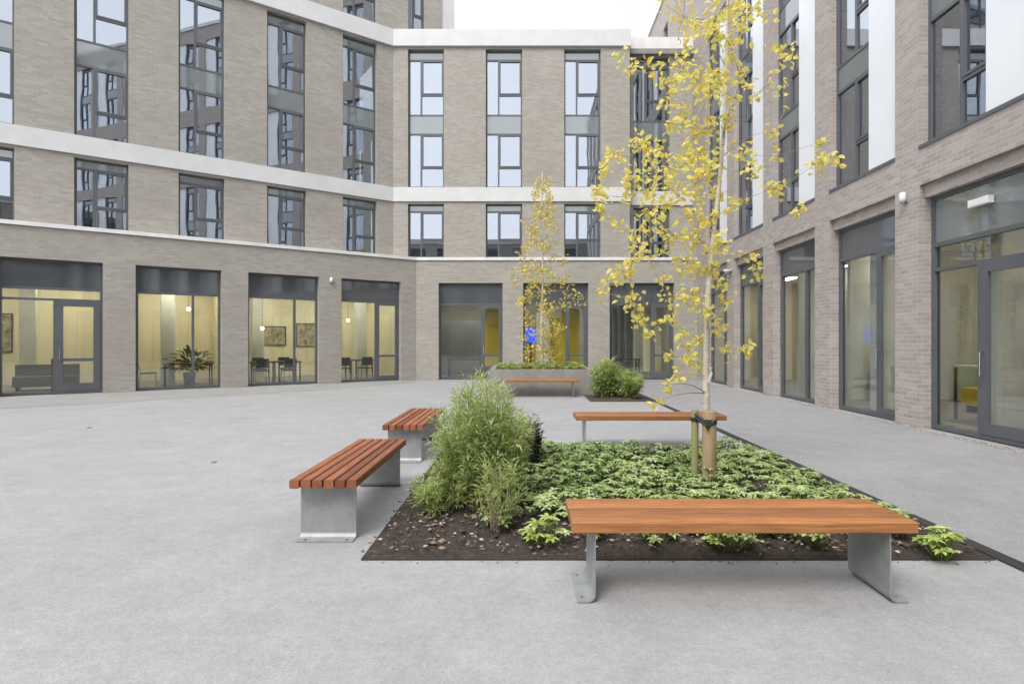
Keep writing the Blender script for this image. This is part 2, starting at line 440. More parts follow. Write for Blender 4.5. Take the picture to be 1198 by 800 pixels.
# ------------------------------------------------------------------ left wing (turned 35 degrees)
LW = empty('brick_wing', (-4.11, 21.7, 0), R(35.2), 'long buff brick wing turned at an angle on the left, cream lit rooms below', 'building')
gb = [(-.62-3.0*k-2.23, -.62-3.0*k) for k in range(6)]
m = wall(MB(), -19.0, 0, 0, ZC0, [(a, b, -.1, 3.70) for a, b in gb], 0, .35)
m.build('wall', M['brick'], LW)
us = [-.719-.65-2.55*k for k in range(7)]          # right edges of upper windows
YU = .508
holes = [(r-1.27, r, 4.67, 6.72) for r in us]+[(r-1.27, r, 7.33, 12.62) for r in us]+[(r-1.27, r, 13.4, 16.0) for r in us]
m = wall(MB(), -19.0, -.719, ZC0, 17.5, holes, YU, YU+.35); m.build('wall', M['brick'], LW)
for k, (a, b) in enumerate(gb):
    if k == 3: shopfront(LW, a, b, 3.70, .2, .52, 2.92, kind='door', ztr=2.62, dmid=.95, doorw=.15)
    else: shopfront(LW, a, b, 3.70, .2, .66 if k else .6, 2.92, kind='door' if k in (0, 3) else None)
for r in us:
    storey_window('w', LW, r-1.27, r, [(4.68, 6.42)], YU+.16, 6.72, 'glass_up', .36, curtain=.7)
    storey_window('w', LW, r-1.27, r, UP2, YU+.16, 12.62, 'glass_up', .36, curtain=.5)
    storey_window('w', LW, r-1.27, r, [(13.42, 15.7)], YU+.16, 15.98, 'glass_up', .36, curtain=.6)
box_part('coping', 'coping', LW, -19, .02, -.05, YU+.02, ZC0+.01, ZC1)
box_part('string_course', 'white', LW, -19, -.719-.02, YU-.06, YU+.3, ZB0, ZB1-.02)
box_part('string_course', 'white', LW, -19, -.719+.25, YU-.10, YU+.3, ZP0, ZP1)
# the taller block carries on past the corner above the roof of the back wing
m = wall(MB(), -.719, 1.35, ZP1, 17.5, [(-.12, .62, 13.4, 16)], YU, YU+.35); m.build('wall', M['brick'], LW)
storey_window('w', LW, -.12, .62, [(13.42, 15.7)], YU+.16, 15.98, 'glass_up', .4, curtain=1)
box_part('end_wall', 'palewall', LW, 1.35, 1.95, YU+.03, YU+6, ZP0, 17.5)
box_part('roof', 'concrete', LW, -19, 1.35, YU+.35, YU+8, 17.2, 17.45)
interior(LW, -18.8, -.15, 5.2, .35, 'cream')
upper_floors(LW, -18.9, -.75, YU+.36, 4.2, [4.3, 7.08, 9.9, 13.0, 16.2])

# ------------------------------------------------------------------ back wing
BW = empty('brick_wing', (0, 21.7, 0), 0, 'buff brick wing facing the camera across the courtyard, two birch trees before it', 'building')
bb = [(-3.26, -.815), (-.03, 2.46), (3.27, 5.74)]
m = wall(MB(), -4.11, 6.6, 0, ZC0, [(a, b, -.1, 3.70) for a, b in bb], 0, .35); m.build('wall', M['brick'], BW)
bu = [(-4.43, -3.06), (-1.46, -.07), (1.54, 2.93)]
holes = [(a, b, 4.67, 6.72) for a, b in bu]+[(a, b, 7.33, 12.62) for a, b in bu]
m = wall(MB(), -4.99, 4.04, ZC0, ZP1-.02, holes, 0, .35); m.build('wall', M['brick'], BW)
rb = (4.28, 5.72)
m = wall(MB(), 4.04, 6.6, ZC0, ZP1-.02, [(rb[0], rb[1], 4.67, 6.72), (rb[0], rb[1], 7.33, 12.62)], .6, .95); m.build('wall', M['brick'], BW)
for k, (a, b) in enumerate(bb): shopfront(BW, a, b, 3.70, .2, .67, 2.9, kind='door', dmid=.93)
for a, b in bu+[rb]:
    y = .16 if a < 4 else .76
    storey_window('w', BW, a, b, [(4.68, 6.42)], y, 6.72, 'glass_up', .35, curtain=.5)
    storey_window('w', BW, a, b, UP2, y, 12.62, 'glass_up', .35, curtain=.4)
box_part('coping', 'coping', BW, -4.11, 6.6, -.05, .3, ZC0+.012, ZC1+.002)
box_part('ledge', 'coping', BW, 4.04, 6.6, .3, .62, ZC0+.01, ZC1-.01)
box_part('string_course', 'white', BW, -4.99, 4.06, -.06, .3, ZB0+.003, ZB1-.023)
box_part('string_course', 'white', BW, 4.06, 6.6, .54, .9, ZB0+.003, ZB1-.023)
box_part('string_course', 'white', BW, -4.99+.02, 4.06, -.10, .4, ZP0+.003, ZP1+.003)
box_part('string_course', 'coping', BW, 4.06, 6.6, .48, 1.0, ZP0+.006, ZP1+.006)
box_part('roof', 'concrete', BW, -4.9, 6.6, .4, 9, ZP0-.05, ZP0+.15)
interior(BW, -4.0, 6.5, 5.2, .35, 'roomwhite')
upper_floors(BW, -4.9, 6.5, .96, 4.2, [4.3, 7.08, 9.9, 12.7])
# pale column and coloured wall panels in the hall behind the glass
box_part('column', 'coping', BW, .48, .98, .42, .8, .02, 3.66)
for x0, x1, z0, z1, mt in ((-1.55, -.85, .5, 2.75, 'yellow'), (1.5, 2.2, .35, 2.75, 'yellow'), (.0, .45, .35, 1.3, 'yellow'), (1.05, 1.5, .6, 2.4, 'yellow'), (4.75, 5.45, .3, 2.8, 'cream')):
    box_part('wall_panel', mt, BW, x0, x1, .9, 1.0, z0, z1)
m = MB(); m.box(-4, -1.7, 3.5, 3.6, .02, 2.4); m.box(2.6, 4.6, 2.2, 2.3, .02, 3.2)
m.build('partition', M['plastic_g'], BW)

# ------------------------------------------------------------------ right wing (runs along the depth)
RW = empty('brick_wing', (6.6, 21.7, 0), R(-90), 'pinkish brick wing down the right side with brick piers, tall windows and white panels', 'building')
pitch, pw = 2.79, .62
pc = [21.7-(9.80+pitch*k) for k in range(-9, 5)]   # pier centres in local x
pc.sort()
bays = [(pc[i]+pw/2, pc[i+1]-pw/2) for i in range(len(pc)-1)]
XE = pc[-1]+pw/2
gh = [(a, b, -.1, 4.06) for a, b in bays]
uh = [(a, b, 4.69, 12.6) for a, b in bays]
fh = [(-5.2, -4.4, 13.6, 16.2)]
m = wall(MB(), -8.4, XE, 0, 17.6, gh+uh+fh+[(a, b, 13.4, 17.0) for a, b in bays if a > 3], 0, .30); m.build('wall', M['brick_r'], RW)
m = wall(MB(), 3.0, XE, 17.6, 24, [(a, b, 18.2, 23) for a, b in bays if a > 3], 0, .30); m.build('wall', M['brick_r'], RW)
hd = MB(); sl = MB(); wp = MB()
for a, b in bays:
    hd.box(a, b, .09, .32, 3.85, 4.056)
    sl.box(a+.002, b-.002, -.02, .2, 4.66, 4.72)
hd.build('brick_header', M['brick_r'], RW)
sl.build('sill', M['frame'], RW)
for i, (a, b) in enumerate(bays):
    yy = 21.7-(a+b)/2
    if i == len(bays)-1-8: pass
    # ground floor (a is the far side, b the near side)
    if abs(yy-8.4) < .6:      # the entrance bay with the door
        shopfront(RW, a, b, 3.85, .2, .46, 3.05, kind='door', ztr=2.64, dmid=None, spand='spandrel', doorw=.13)
    else:
        shopfront(RW, a, b, 3.85, .2, .62, 3.2, kind='door' if i % 2 else None, dmid=None)
    # upper window: glazing on the far side, white panel on the near side
    xm = a+(b-a)*.59
    storey_window('w', RW, a, xm, [(4.72, 6.75), (7.35, 9.5), (10.2, 12.2)], .15, 12.6, 'glass_up', .55, flip=False, curtain=.4)
    box_part('cladding_panel', 'panel', RW, xm+.002, b, .07, .3, 4.722, 12.6)
storey_window('w', RW, -5.2, -4.4, [(13.62, 15.9)], .15, 16.2, 'glass_up', .4)
for a, b in bays:
    if a < 3: continue
    xm = a+(b-a)*.59
    storey_window('w', RW, a, xm, [(13.42, 15.1), (15.6, 16.9)], .15, 17.0, 'glass_up', .55, curtain=.4)
    storey_window('w', RW, a, xm, [(18.22, 20.2), (20.9, 22.8)], .15, 23.0, 'glass_up', .55, curtain=.4)
    box_part('cladding_panel', 'panel', RW, xm+.002, b, .07, .3, 13.402, 17.0)
    box_part('cladding_panel', 'panel', RW, xm+.002, b, .07, .3, 18.202, 23.0)
box_part('parapet_coping', 'white', RW, 3.0, XE, -.06, .4, 23.95, 24.2)
box_part('parapet_coping', 'white', RW, -8.45, 2.99, -.06, .4, 17.55, 17.75)
box_part('end_wall', 'brick_r', RW, 3.0, 3.3, .3, 6, 17.6, 23.94)
interior(RW, .2, XE-.2, 5.2, .33, 'cream')
upper_floors(RW, .2, XE-.2, .31, 4.2, [4.3, 7.08, 9.9, 12.9, 16.9])
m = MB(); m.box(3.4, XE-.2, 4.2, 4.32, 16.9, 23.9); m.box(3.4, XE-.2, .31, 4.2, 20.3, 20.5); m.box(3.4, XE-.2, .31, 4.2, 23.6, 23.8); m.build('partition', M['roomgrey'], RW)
# white stair tower beyond
st = MB(); st.box(-.62, 1.1, 0, 5, 0, 26)
o = st.build('stair_tower', M['white'], None, loc=(7.1, 33, 0)); tag(o, 'plain white stair tower rising behind the roof of the back wing', 'tower')
# opposite wing behind the camera, seen only in the windows
OW = empty('brick_wing', (12, -17, 0), R(180), 'brick wing closing the courtyard behind the viewer, mirrored in the glass', 'building')
oh = []
for k in range(12):
    x = 1.0+k*2.7
    oh += [(x, x+1.4, .1, 3.4), (x, x+1.4, 4.7, 6.7), (x, x+1.4, 7.4, 11.4)]
wall(MB(), 0, 34, 0, 12.4, oh, 0, .4).build('wall', M['brick'], OW)
mm = MB()
for h in oh: mm.box(h[0], h[1], .2, .25, h[2], h[3])
mm.build('glazing', M['spandrel_d'], OW)
box_part('string_course', 'white', OW, 0, 34, -.06, .3, ZB0, ZB1-.02)
box_part('string_course', 'white', OW, 0, 34, -.1, .45, 11.9, 12.42)

# ------------------------------------------------------------------ edge strip along the left wing (curved inner edge)
def lw_world(x, y): 
    c, s = math.cos(R(35.2)), math.sin(R(35.2)); return (-4.11+x*c-y*s, 21.7+x*s+y*c)
inner = []
for k in range(25):
    t = k/24
    P0, P1, P2 = Vector((-4.0, 20.6)), Vector((-5.6, 15.6)), Vector((-20, 6.2))
    q = P0*(1-t)**2+P1*2*t*(1-t)+P2*t*t; inner.append(q)
m = MB()
for k in range(24):
    a, b = inner[k], inner[k+1]
    wa = lw_world(-19*k/24, -.002); wb = lw_world(-19*(k+1)/24, -.002)
    m.face([(a.x, a.y, .004), (wa[0], wa[1], .004), (wb[0], wb[1], .004), (b.x, b.y, .004)])
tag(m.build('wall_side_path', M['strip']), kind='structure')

# ------------------------------------------------------------------ drain slot
d = MB(); d.box(3.15, 3.26, -6, 19.5, -.05, .012)
dr = d.build('drainage_channel', M['black']); tag(dr, 'narrow black slot drain running straight along the planting bed', 'drain')

# ------------------------------------------------------------------ planting beds
from mathutils import noise as mnoise
def bed(name, x0, x1, y0, y1, res=.045, h=.05):
    m = MB(); nx, ny = int((x1-x0)/res), int((y1-y0)/res)
    for j in range(ny+1):
        for i in range(nx+1):
            x = x0+(x1-x0)*i/nx; y = y0+(y1-y0)*j/ny
            e = min(i, nx-i, j, ny-j)/5.0; e = min(1, e)
            z = .008+e*(h*.5+h*mnoise.noise(Vector((x*2.2, y*2.2, 0)))+.035*mnoise.noise(Vector((x*11, y*11, 3)))+.02*abs(mnoise.noise(Vector((x*31, y*31, 5)))))
            m.v.append((x, y, max(z, .006)))
    for j in range(ny):
        for i in range(nx):
            b = j*(nx+1)+i; m.f.append((b, b+1, b+nx+2, b+nx+1)); m.t.append(.5)
    o = m.build(name, M['soil'], smooth=True); return tag(o, kind='structure')
BX0, BX1, BY0, BY1 = -1.08, 3.13, 3.78, 7.5
bed('soil_bed', BX0, BX1, BY0, BY1)
bed('soil_bed', 1.62, 3.13, 13.8, 19.0, .09)
def edging(x0, x1, y0, y1, label):
    m = MB(); t = .004
    m.box(x0-t, x1+t, y0-t, y0, -.05, .009); m.box(x0-t, x1+t, y1, y1+t, -.05, .009)
    m.box(x0-t, x0, y0, y1, -.05, .009); m.box(x1, x1+t, y0, y1, -.05, .009)
    tag(m.build('bed_edging', M['black']), label, 'edging')
edging(BX0, BX1, BY0, BY1, 'thin dark metal edging round the near planting bed under the staked birch')
edging(1.62, 3.13, 13.8, 19.0, 'thin dark metal edging round the far bed with the green grassy shrubs')

# bark chips and pebbles on the soil (uncountable)
def crumb(m, x, y, s):
    s *= random.uniform(.4, 1.2); b = len(m.v)
    m.v += [(x+s, y, .001), (x-s, y+s*.3, .001), (x+s*.2, y+s, .001), (x, y-s, .001), (x, y, s*.7)]
    for q in ((0, 2, 4), (2, 1, 4), (1, 3, 4), (3, 0, 4)): m.f.append(tuple(b+i for i in q)); m.t.append(random.random()*.6)
def chips(name, n, x0, x1, y0, y1, mat, smin, smax):
    m = MB()
    for _ in range(n):
        x, y = random.uniform(x0, x1), random.uniform(y0, y1); s = random.uniform(smin, smax)
        c = Vector((x, y, .055+.045*mnoise.noise(Vector((x*2.2, y*2.2, 0)))))
        rot = Matrix.Rotation(random.uniform(0, 6.3), 3, 'Z') @ Matrix.Rotation(random.uniform(-.6, .6), 3, 'X')
        sx, sy, sz = s*random.uniform(.6, 1.3), s*random.uniform(.4, .8), s*random.uniform(.25, .5)
        b = len(m.v); tt = random.random()
        vs = [(1, 0, 0), (-1, .1, 0), (.1, 1, 0), (-.1, -1, 0), (.1, .1, 1), (0, 0, -1)]
        for v in vs:
            j = Vector((v[0]*sx, v[1]*sy, v[2]*sz))*random.uniform(.8, 1.15); m.v.append(tuple(c+rot @ j))
        for q in ((0, 2, 4), (2, 1, 4), (1, 3, 4), (3, 0, 4), (2, 0, 5), (1, 2, 5), (3, 1, 5), (0, 3, 5)):
            m.f.append(tuple(b+i for i in q)); m.t.append(tt)
    if name == 'bark_mulch':
        for _ in range(60): crumb(m, random.uniform(x0, x1), y0-abs(random.gauss(0, .035)), .008)
    return tag(m.build(name, mat), kind='stuff')
tag(chips('bark_mulch', 4200, BX0+.0, BX1-.05, BY0+.0, BY1-.1, M['mulch'], .008, .028), 'dark bark mulch scattered over the near bed', 'mulch')
tag(chips('pebbles', 130, BX0+.03, BX1-.05, BY0+.02, BY0+.9, M['stone'], .008, .024), 'small pale pebbles in the soil at the bed front edge', 'pebbles')
# pebble margin along the right wing
m = MB()
for _ in range(420):
    y = random.uniform(6, 14.5); x = random.uniform(6.46, 6.60)
    s = random.uniform(.018, .045)
    m.lathe([(0.001, s*.9), (s*.7, s*.65), (s, s*.2), (s*.8, -.01)], 6, (x, y), random.random())
tag(m.build('pebble_margin', M['concrete'], smooth=True), 'strip of loose pebbles at the foot of the right wing piers', 'pebbles', kind='stuff')

# ------------------------------------------------------------------ benches
def make_bench(name, L, label, loc, rz, wood='wood', ns=5):
    root = empty(name, loc, rz, label, 'bench', 'hardwood benches round the planting beds')
    W, zt, th = .48, .46, .062
    s = MB(); gap = .014; sw = (W-gap*(ns-1))/ns; c = .006
    for i in range(ns):
        y0 = -W/2+i*(sw+gap); y1 = y0+sw; t = random.random()
        j = random.uniform(-.0015, .0015)
        # chamfered slat
        prof = [(y0+c, zt-th+j), (y1-c, zt-th+j), (y1, zt-th+c+j), (y1, zt-c+j), (y1-c, zt+j), (y0+c, zt+j), (y0, zt-c+j), (y0, zt-th+c+j)]
        b = len(s.v)
        for xx in (-L/2, L/2): s.v += [(xx, p[0], p[1]) for p in prof]
        for k in range(8):
            s.f.append((b+k, b+8+k, b+8+(k+1) % 8, b+(k+1) % 8)); s.t.append(t)
        s.f.append(tuple(b+7-k for k in range(8))); s.t.append(t); s.f.append(tuple(b+8+k for k in range(8))); s.t.append(t)
    s.build('seat', M[wood], root)
    for sg in (-1, 1):
        l = MB(); x = sg*(L/2-.13); hw = .205; t = .008
        # plate bends outwards into a foot flange and inwards into a seat flange
        prof = [(x-sg*.10, zt-th-.004), (x-sg*.015, zt-th-.004)]
        for k in range(5):
            a = k/4*math.pi/2; prof.append((x-sg*.015+sg*.015*math.sin(a), zt-th-.019+.015*math.cos(a)))
        for k in range(6):
            a = k/5*math.pi/2; prof.append((x+sg*(.045-.045*math.cos(a)), .051-.045*math.sin(a)))
        prof.append((x+sg*.10, .006))
        n = len(prof); b = len(l.v)
        def off(i, q):
            p = Vector(prof[i]); a = Vector(prof[max(i-1, 0)]); c_ = Vector(prof[min(i+1, n-1)])
            dd = (c_-a).normalized(); return p+Vector((-dd.y, dd.x))*q
        for yy in (-hw, hw):
            for q in (-t/2, t/2):
                for i in range(n):
                    p = off(i, q); l.v.append((p.x, yy, p.y))
        A, B, C_, D = b, b+n, b+2*n, b+3*n
        for i in range(n-1):
            for p, q in ((A, C_), (D, B), (B, A), (C_, D)):
                l.f.append((p+i, q+i, q+i+1, p+i+1)); l.t.append(.5)
        for i in (0, n-1): l.f.append((A+i, B+i, D+i, C_+i)); l.t.append(.5)
        lo = l.build('leg', M['steel'], root)
        bo = MB()
        for yy in (-.15, .15): bo.lathe([(.001, .022), (.012, .022), (.013, .010)], 8, (x+sg*.078, yy))
        bo.build('bolt', M['steel'], lo)
    return root
make_bench('bench', 1.90, 'nearest slatted hardwood bench standing alone at the front edge of the bed', (1.215, 3.36, 0), 0)
make_bench('bench', 1.74, 'slatted hardwood bench seen end on, nearer of two along the bed left edge', (-1.445, 4.95, 0), R(90), 'wood_red', 6)
make_bench('bench', 1.74, 'slatted hardwood bench end on, farther of two left of the feathery bush', (-1.45, 7.65, 0), R(90), 'wood_red', 6)
make_bench('bench', 2.02, 'slatted hardwood bench broadside behind the leafy bed and the staked birch', (1.71, 7.86, 0), 0)
make_bench('bench', 1.96, 'far slatted hardwood bench against the raised concrete planter', (.45, 15.05, 0), 0)

# ------------------------------------------------------------------ raised planter
PX0, PX1, PY0, PY1, PZ = -.95, 1.9, 15.5, 18.3, .70
rp = empty('raised_planter', ((PX0+PX1)/2, (PY0+PY1)/2, 0), 0, 'raised concrete planter box with low greenery behind the far bench', 'planter')
hx, hy = (PX1-PX0)/2, (PY1-PY0)/2
m = MB(); t = .14
m.box(-hx, hx, -hy, -hy+t, 0, PZ); m.box(-hx, hx, hy-t, hy, 0, PZ); m.box(-hx, -hx+t, -hy+t, hy-t, 0, PZ); m.box(hx-t, hx, -hy+t, hy-t, 0, PZ)
m.build('planter_wall', M['concrete'], rp)
m = MB(); m.box(-hx+t, hx-t, -hy+t, hy-t, .3, PZ-.06); m.build('soil', M['soil'], rp)

# ------------------------------------------------------------------ plants
def clump(mb, c, r, n, L, tl=(0, 1), hgt=.1):
    """rosette-leaved cover plant: whorls of blunt leaves on short stems"""
    for _ in range(max(3, int(n/7))):
        a = random.uniform(0, 6.283); rr = r*math.sqrt(random.random())
        top = c+Vector((rr*math.cos(a), rr*math.sin(a), hgt*(1.1-.75*(rr/r)**2)*random.uniform(.7, 1.15)))
        tb = random.uniform(*tl)
        k0 = random.uniform(0, 6.3)
        nl = random.randint(6, 9)
        for k in range(nl):
            an = k0+6.283*k/nl+random.uniform(-.2, .2); el = random.uniform(.0, .55)
            d = Vector((math.cos(an)*math.cos(el), math.sin(an)*math.cos(el), math.sin(el)))
            mb.leaf(top, d, Vector((0, 0, 1)), L*random.uniform(.7, 1.2), L*random.uniform(.42, .6), min(1, max(0, tb+random.uniform(-.25, .25))), .3)
        mb.tube([c+Vector((rr*.4*math.cos(a), rr*.4*math.sin(a), -.02)), top], .004, 4, False, .1)

FRONT = [  # photo x, ground y, radius, lime?
    (637, 640, .15, 1), (705, 636, .13, 0), (765, 640, .14, 0), (853, 646, .15, 1), (800, 628, .12, 0),
    (950, 642, .14, 1), (905, 630, .11, 0), (1000, 634, .12, 0), (1101, 654, .13, 1), (1050, 634, .10, 0),
    (590, 622, .14, 0), (510, 588, .13, 0)]
desc = ['lime green rosette plant in the soil left of the nearest bench', 'small grey green plant beside the left leg of the nearest bench',
        'low green plant under the left half of the nearest bench', 'bright lime rosette plant under the middle of the nearest bench',
        'small green plant behind the middle of the nearest bench', 'bright lime rosette plant near the right leg under the nearest bench',
        'little green plant between two lime plants under the nearest bench', 'low green plant behind the right leg of the nearest bench',
        'lone pale lime plant at the right front corner of the bed', 'little green plant just under the right end of the nearest bench',
        'grey green plant at the foot of the feathery bush', 'green plant at the bed left edge beside the nearer end on bench']
fpos = []
for (x, y, r, lime), lab in zip(FRONT, desc):
    dd = EYE*F/(y-HY); p = Vector(((x-VPX)*dd/F, dd, .03)); fpos.append((p, r))
    m = MB(); clump(m, Vector((0, 0, 0)), r, 120 if lime else 95, .062, (.25, 1) if lime else (0, .85), .15)
    o = m.build('rosette_plant', M['leaf_lime' if lime else 'leaf_cover'], loc=p)
    tag(o, lab, 'plant', 'rosette plants along the bed front')

m = MB()
cnt = 0
pts_ = []
tries = 0
while cnt < 245 and tries < 20000:
    tries += 1
    x, y = random.uniform(-.55, 2.93), random.uniform(4.1, 7.38)
    front = 4.32+.25*math.sin(x*3.1)+.15*math.sin(x*7+1)
    if x < .0: front = 5.0-max(0, x+.5)*.8
    if y < front: continue
    if any((p-Vector((x, y, 0))).length < .136 for p in pts_): continue
    if mnoise.noise(Vector((x*1.7, y*1.7, 9))) < -.26: continue
    pts_.append(Vector((x, y, 0))); cnt += 1
    tb = .45+.5*mnoise.noise(Vector((x*1.1, y*1.1, 4)))
    clump(m, Vector((x, y, .04)), random.uniform(.11, .19), random.randint(60, 90), .056, (max(0, tb-.35), min(1, tb+.35)), random.uniform(.08, .175)*min(1, .45+(2.98-x)*1.6))
tag(m.build('ground_cover', M['leaf_cover']), 'dense low mat of pale and dark green leaves filling the near bed', 'ground cover', kind='stuff')

def feathery_bush(name, loc, nst, H, spread, base_r, leaves, L, Wd, mat, label, lean=(0, 0), stems_mat='stem', grp=None, low=.25, tone=(0, 1), droop=.5):
    root = empty(name, loc, 0, label, 'shrub', grp)
    st, lf = MB(), MB()
    for i in range(nst):
        a = random.uniform(0, 6.283); rb = base_r*math.sqrt(random.random()); ro = spread*math.sqrt(random.random())
        h = H*(1-.38*(ro/spread)**2)*(random.uniform(.72, 1.03) if random.random() < .72 else random.uniform(.32, .7))
        p0 = Vector((rb*math.cos(a), rb*math.sin(a), 0)); p2 = Vector((ro*math.cos(a)+lean[0]*h, ro*math.sin(a)+lean[1]*h, h))
        p1 = Vector((p0.x*.6+p2.x*.35, p0.y*.6+p2.y*.35, h*.62))
        cur = [p0*(1-t)**2+p1*2*t*(1-t)+p2*t*t for t in [k/7 for k in range(8)]]
        st.tube(cur, [.006*(1-.75*k/7) for k in range(8)], 4, False)
        tb = random.uniform(*tone)
        for _ in range(leaves):
            t = low+(1-low)*random.random()**.8
            p = p0*(1-t)**2+p1*2*t*(1-t)+p2*t*t
            dv = (p1-p0)*(1-t)+(p2-p1)*t; dv.normalize()
            q = Vector((random.gauss(0, 1), random.gauss(0, 1), random.gauss(.1, .6))).normalized()
            p = p+q*random.uniform(0, .055)
            d = (q*.9+dv*.75).normalized()
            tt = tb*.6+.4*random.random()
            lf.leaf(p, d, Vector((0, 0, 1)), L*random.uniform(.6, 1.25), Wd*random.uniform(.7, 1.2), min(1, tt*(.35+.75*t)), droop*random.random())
    st.build('stem', M[stems_mat], root); lf.build('foliage', M[mat], root)
    return root
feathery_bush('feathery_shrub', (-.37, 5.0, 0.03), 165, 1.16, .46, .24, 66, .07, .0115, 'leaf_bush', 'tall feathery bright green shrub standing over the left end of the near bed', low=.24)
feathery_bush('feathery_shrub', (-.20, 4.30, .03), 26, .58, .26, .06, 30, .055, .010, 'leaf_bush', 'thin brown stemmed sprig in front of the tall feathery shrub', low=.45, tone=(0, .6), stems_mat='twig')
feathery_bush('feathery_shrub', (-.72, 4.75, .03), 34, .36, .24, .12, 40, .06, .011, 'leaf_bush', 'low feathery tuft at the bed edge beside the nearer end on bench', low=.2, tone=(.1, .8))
feathery_bush('dark_shrub', (.10, 6.35, .03), 26, .62, .10, .07, 60, .05, .016, 'leaf_dark', 'small upright dark grey green shrub behind the tall feathery shrub', low=.1)
feathery_bush('grassy_shrub', (2.15, 14.7, .03), 90, 1.0, .45, .2, 40, .14, .026, 'leaf_bush', 'taller round green shrub beside the raised concrete planter', low=.08, tone=(0, .7), grp='green shrubs in the far bed')
feathery_bush('grassy_shrub', (2.68, 14.4, .03), 60, .75, .34, .15, 40, .13, .026, 'leaf_bush', 'shorter round green shrub at the front of the far bed by the drain', low=.08, tone=(.1, .8), grp='green shrubs in the far bed')
# greenery along the planter top
m = MB()
for _ in range(70):
    clump(m, Vector((random.uniform(PX0+.2, PX1-.2), random.uniform(PY0+.18, PY1-.3), PZ-.07)), .16, 40, .075, (.2, .9), .18)
tag(m.build('planter_greenery', M['leaf_lime']), 'low yellow green plants spilling over the raised concrete planter', 'plants', kind='stuff')

# ------------------------------------------------------------------ birch tree near
TD = 5.7
def birch(name, base, trunk_pts, rad, clusters, leaf, leafmat, label, seed, twig_r=.0042):
    random.seed(seed)
    root = empty(name, base, 0, label, 'tree')
    o = Vector(base)
    tr = MB(); pts = [Vector(p)-o for p in trunk_pts]; n = len(pts)
    fine = []; rr = []
    for i in range(n-1):
        for k in range(4):
            t = k/4; fine.append(pts[i].lerp(pts[i+1], t)); rr.append(rad[0]+(rad[1]-rad[0])*((i+t)/(n-1)))
    fine.append(pts[-1]); rr.append(rad[1])
    tr.tube(fine, rr, 10); tr.build('trunk', M['birch'], root, True)
    bm, cr = MB(), MB()
    def axis(z):
        return min(fine, key=lambda p: abs(p.z-z))
    nodes = []
    order = sorted(clusters, key=lambda q: math.hypot(q[0].x-o.x-axis(q[0].z-o.z).x, q[0].y-o.y-axis(q[0].z-o.z).y))
    for (c, r, nl) in order:
        c = c-o
        ax = axis(c.z); hd = math.hypot(c.x-ax.x, c.y-ax.y)
        s = axis(max(c.z-(.12+.55*hd), .95)); best = (c-s).length*1.05; sd = None
        for (nc, nd, ndir) in nodes:
            dz = c.z-nc.z
            if dz > -.12 and nd < hd and (c-nc).length < best:
                best = (c-nc).length; s = nc; sd = ndir
        L = (c-s).length
        mid = s.lerp(c, .5)+(sd*L*.22 if sd is not None else Vector((0, 0, .05+.08*L)))
        if sd is None and c.z < s.z: mid.z = s.z+.05
        cur = [s*(1-t)**2+mid*2*t*(1-t)+c*t*t for t in [q/6 for q in range(7)]]
        nodes.append((c, hd, (c-mid).normalized()))
        r0 = twig_r*(1.5 if sd is None else .85)
        bm.tube(cur, [max(twig_r*.4, r0*(1-q/8)) for q in range(7)], 5, False)
        for q in range(nl):
            g = Vector((random.gauss(0, .55), random.gauss(0, .55), random.gauss(0, .55)))*r
            p = c+g
            if random.random() < .18:      # a few leaves back along the branch
                p = cur[random.randint(3, 6)]+Vector((random.gauss(0, 1), random.gauss(0, 1), random.gauss(0, 1)))*r*.3
            d = Vector((random.gauss(0, 1), random.gauss(0, 1), random.gauss(-.5, .7))).normalized()
            up = Vector((random.gauss(0, 1), random.gauss(0, 1), random.gauss(.3, 1))).normalized()
            cr.leaf(p, d, up, leaf*random.uniform(.7, 1.25), leaf*random.uniform(.55, .85), random.random(), .2)
            if q % 3 == 0: bm.tube([c.lerp(p, .1), p], twig_r*.3, 3, False)
    bm.build('branch', M['twig'], root); cr.build('crown', leafmat, root)
    return root
random.seed(5)
CL = """845 8 20;880 12 22;800 20 14;835 35 20;815 32 14;852 50 16;868 30 14;725 62 8;738 82 9;762 75 12;776 92 11;800 80 20;815 95 22;840 92 20;866 90 16;830 110 16;790 96 12;
915 58 13;925 66 8;915 100 11;885 112 7;860 115 9;800 135 12;812 150 11;830 150 10;785 145 9;745 163 9;757 170 10;720 180 10;706 200 10;770 180 16;766 200 18;740 205 13;790 200 16;
806 180 15;820 175 14;840 190 12;870 180 13;880 196 9;812 212 17;790 226 15;760 226 13;700 226 11;698 242 7;810 246 15;840 226 11;865 236 9;905 155 7;910 182 6;910 220 12;
962 186 13;976 190 8;960 165 5;936 246 7;755 250 11;776 265 9;746 276 12;740 298 13;790 276 15;815 276 17;830 260 11;846 282 12;760 300 11;730 318 11;712 326 9;702 344 6;800 310 15;
826 312 17;840 330 11;776 326 7;740 352 14;748 372 10;790 350 13;810 346 13;830 366 11;760 390 9;786 372 9;880 298 9;885 320 8;842 382 9;815 396 11;806 408 11;852 410 11;872 408 8;
820 426 9;780 416 6;790 440 7;780 452 5;768 470 5;800 55 13;780 118 8;850 140 9;733 230 9;722 262 7;850 350 8;796 388 8;775 240 12;828 200 12"""
cl = []
for q in CL.replace('\n', '').split(';'):
    x, y, r = map(float, q.split())
    off = random.gauss(0, .38)
    dd = TD+max(-.75, min(.8, off))
    cl.append((pt(x, y, dd), r*dd/F*1.0, int((5+r*r*.125+r*.5)*(.68 if y < 130 else .95))))
for _ in range(26):
    a = random.uniform(0, 6.28); z = random.uniform(4.95, 6.6); rr = .75*(1-(z-4.9)/2.2)*math.sqrt(random.random())
    b = pt(851, 0, TD); cl.append((Vector((b.x+rr*math.cos(a), b.y+rr*math.sin(a), z)), .13, 12))
bp = pt(826, 565, TD)
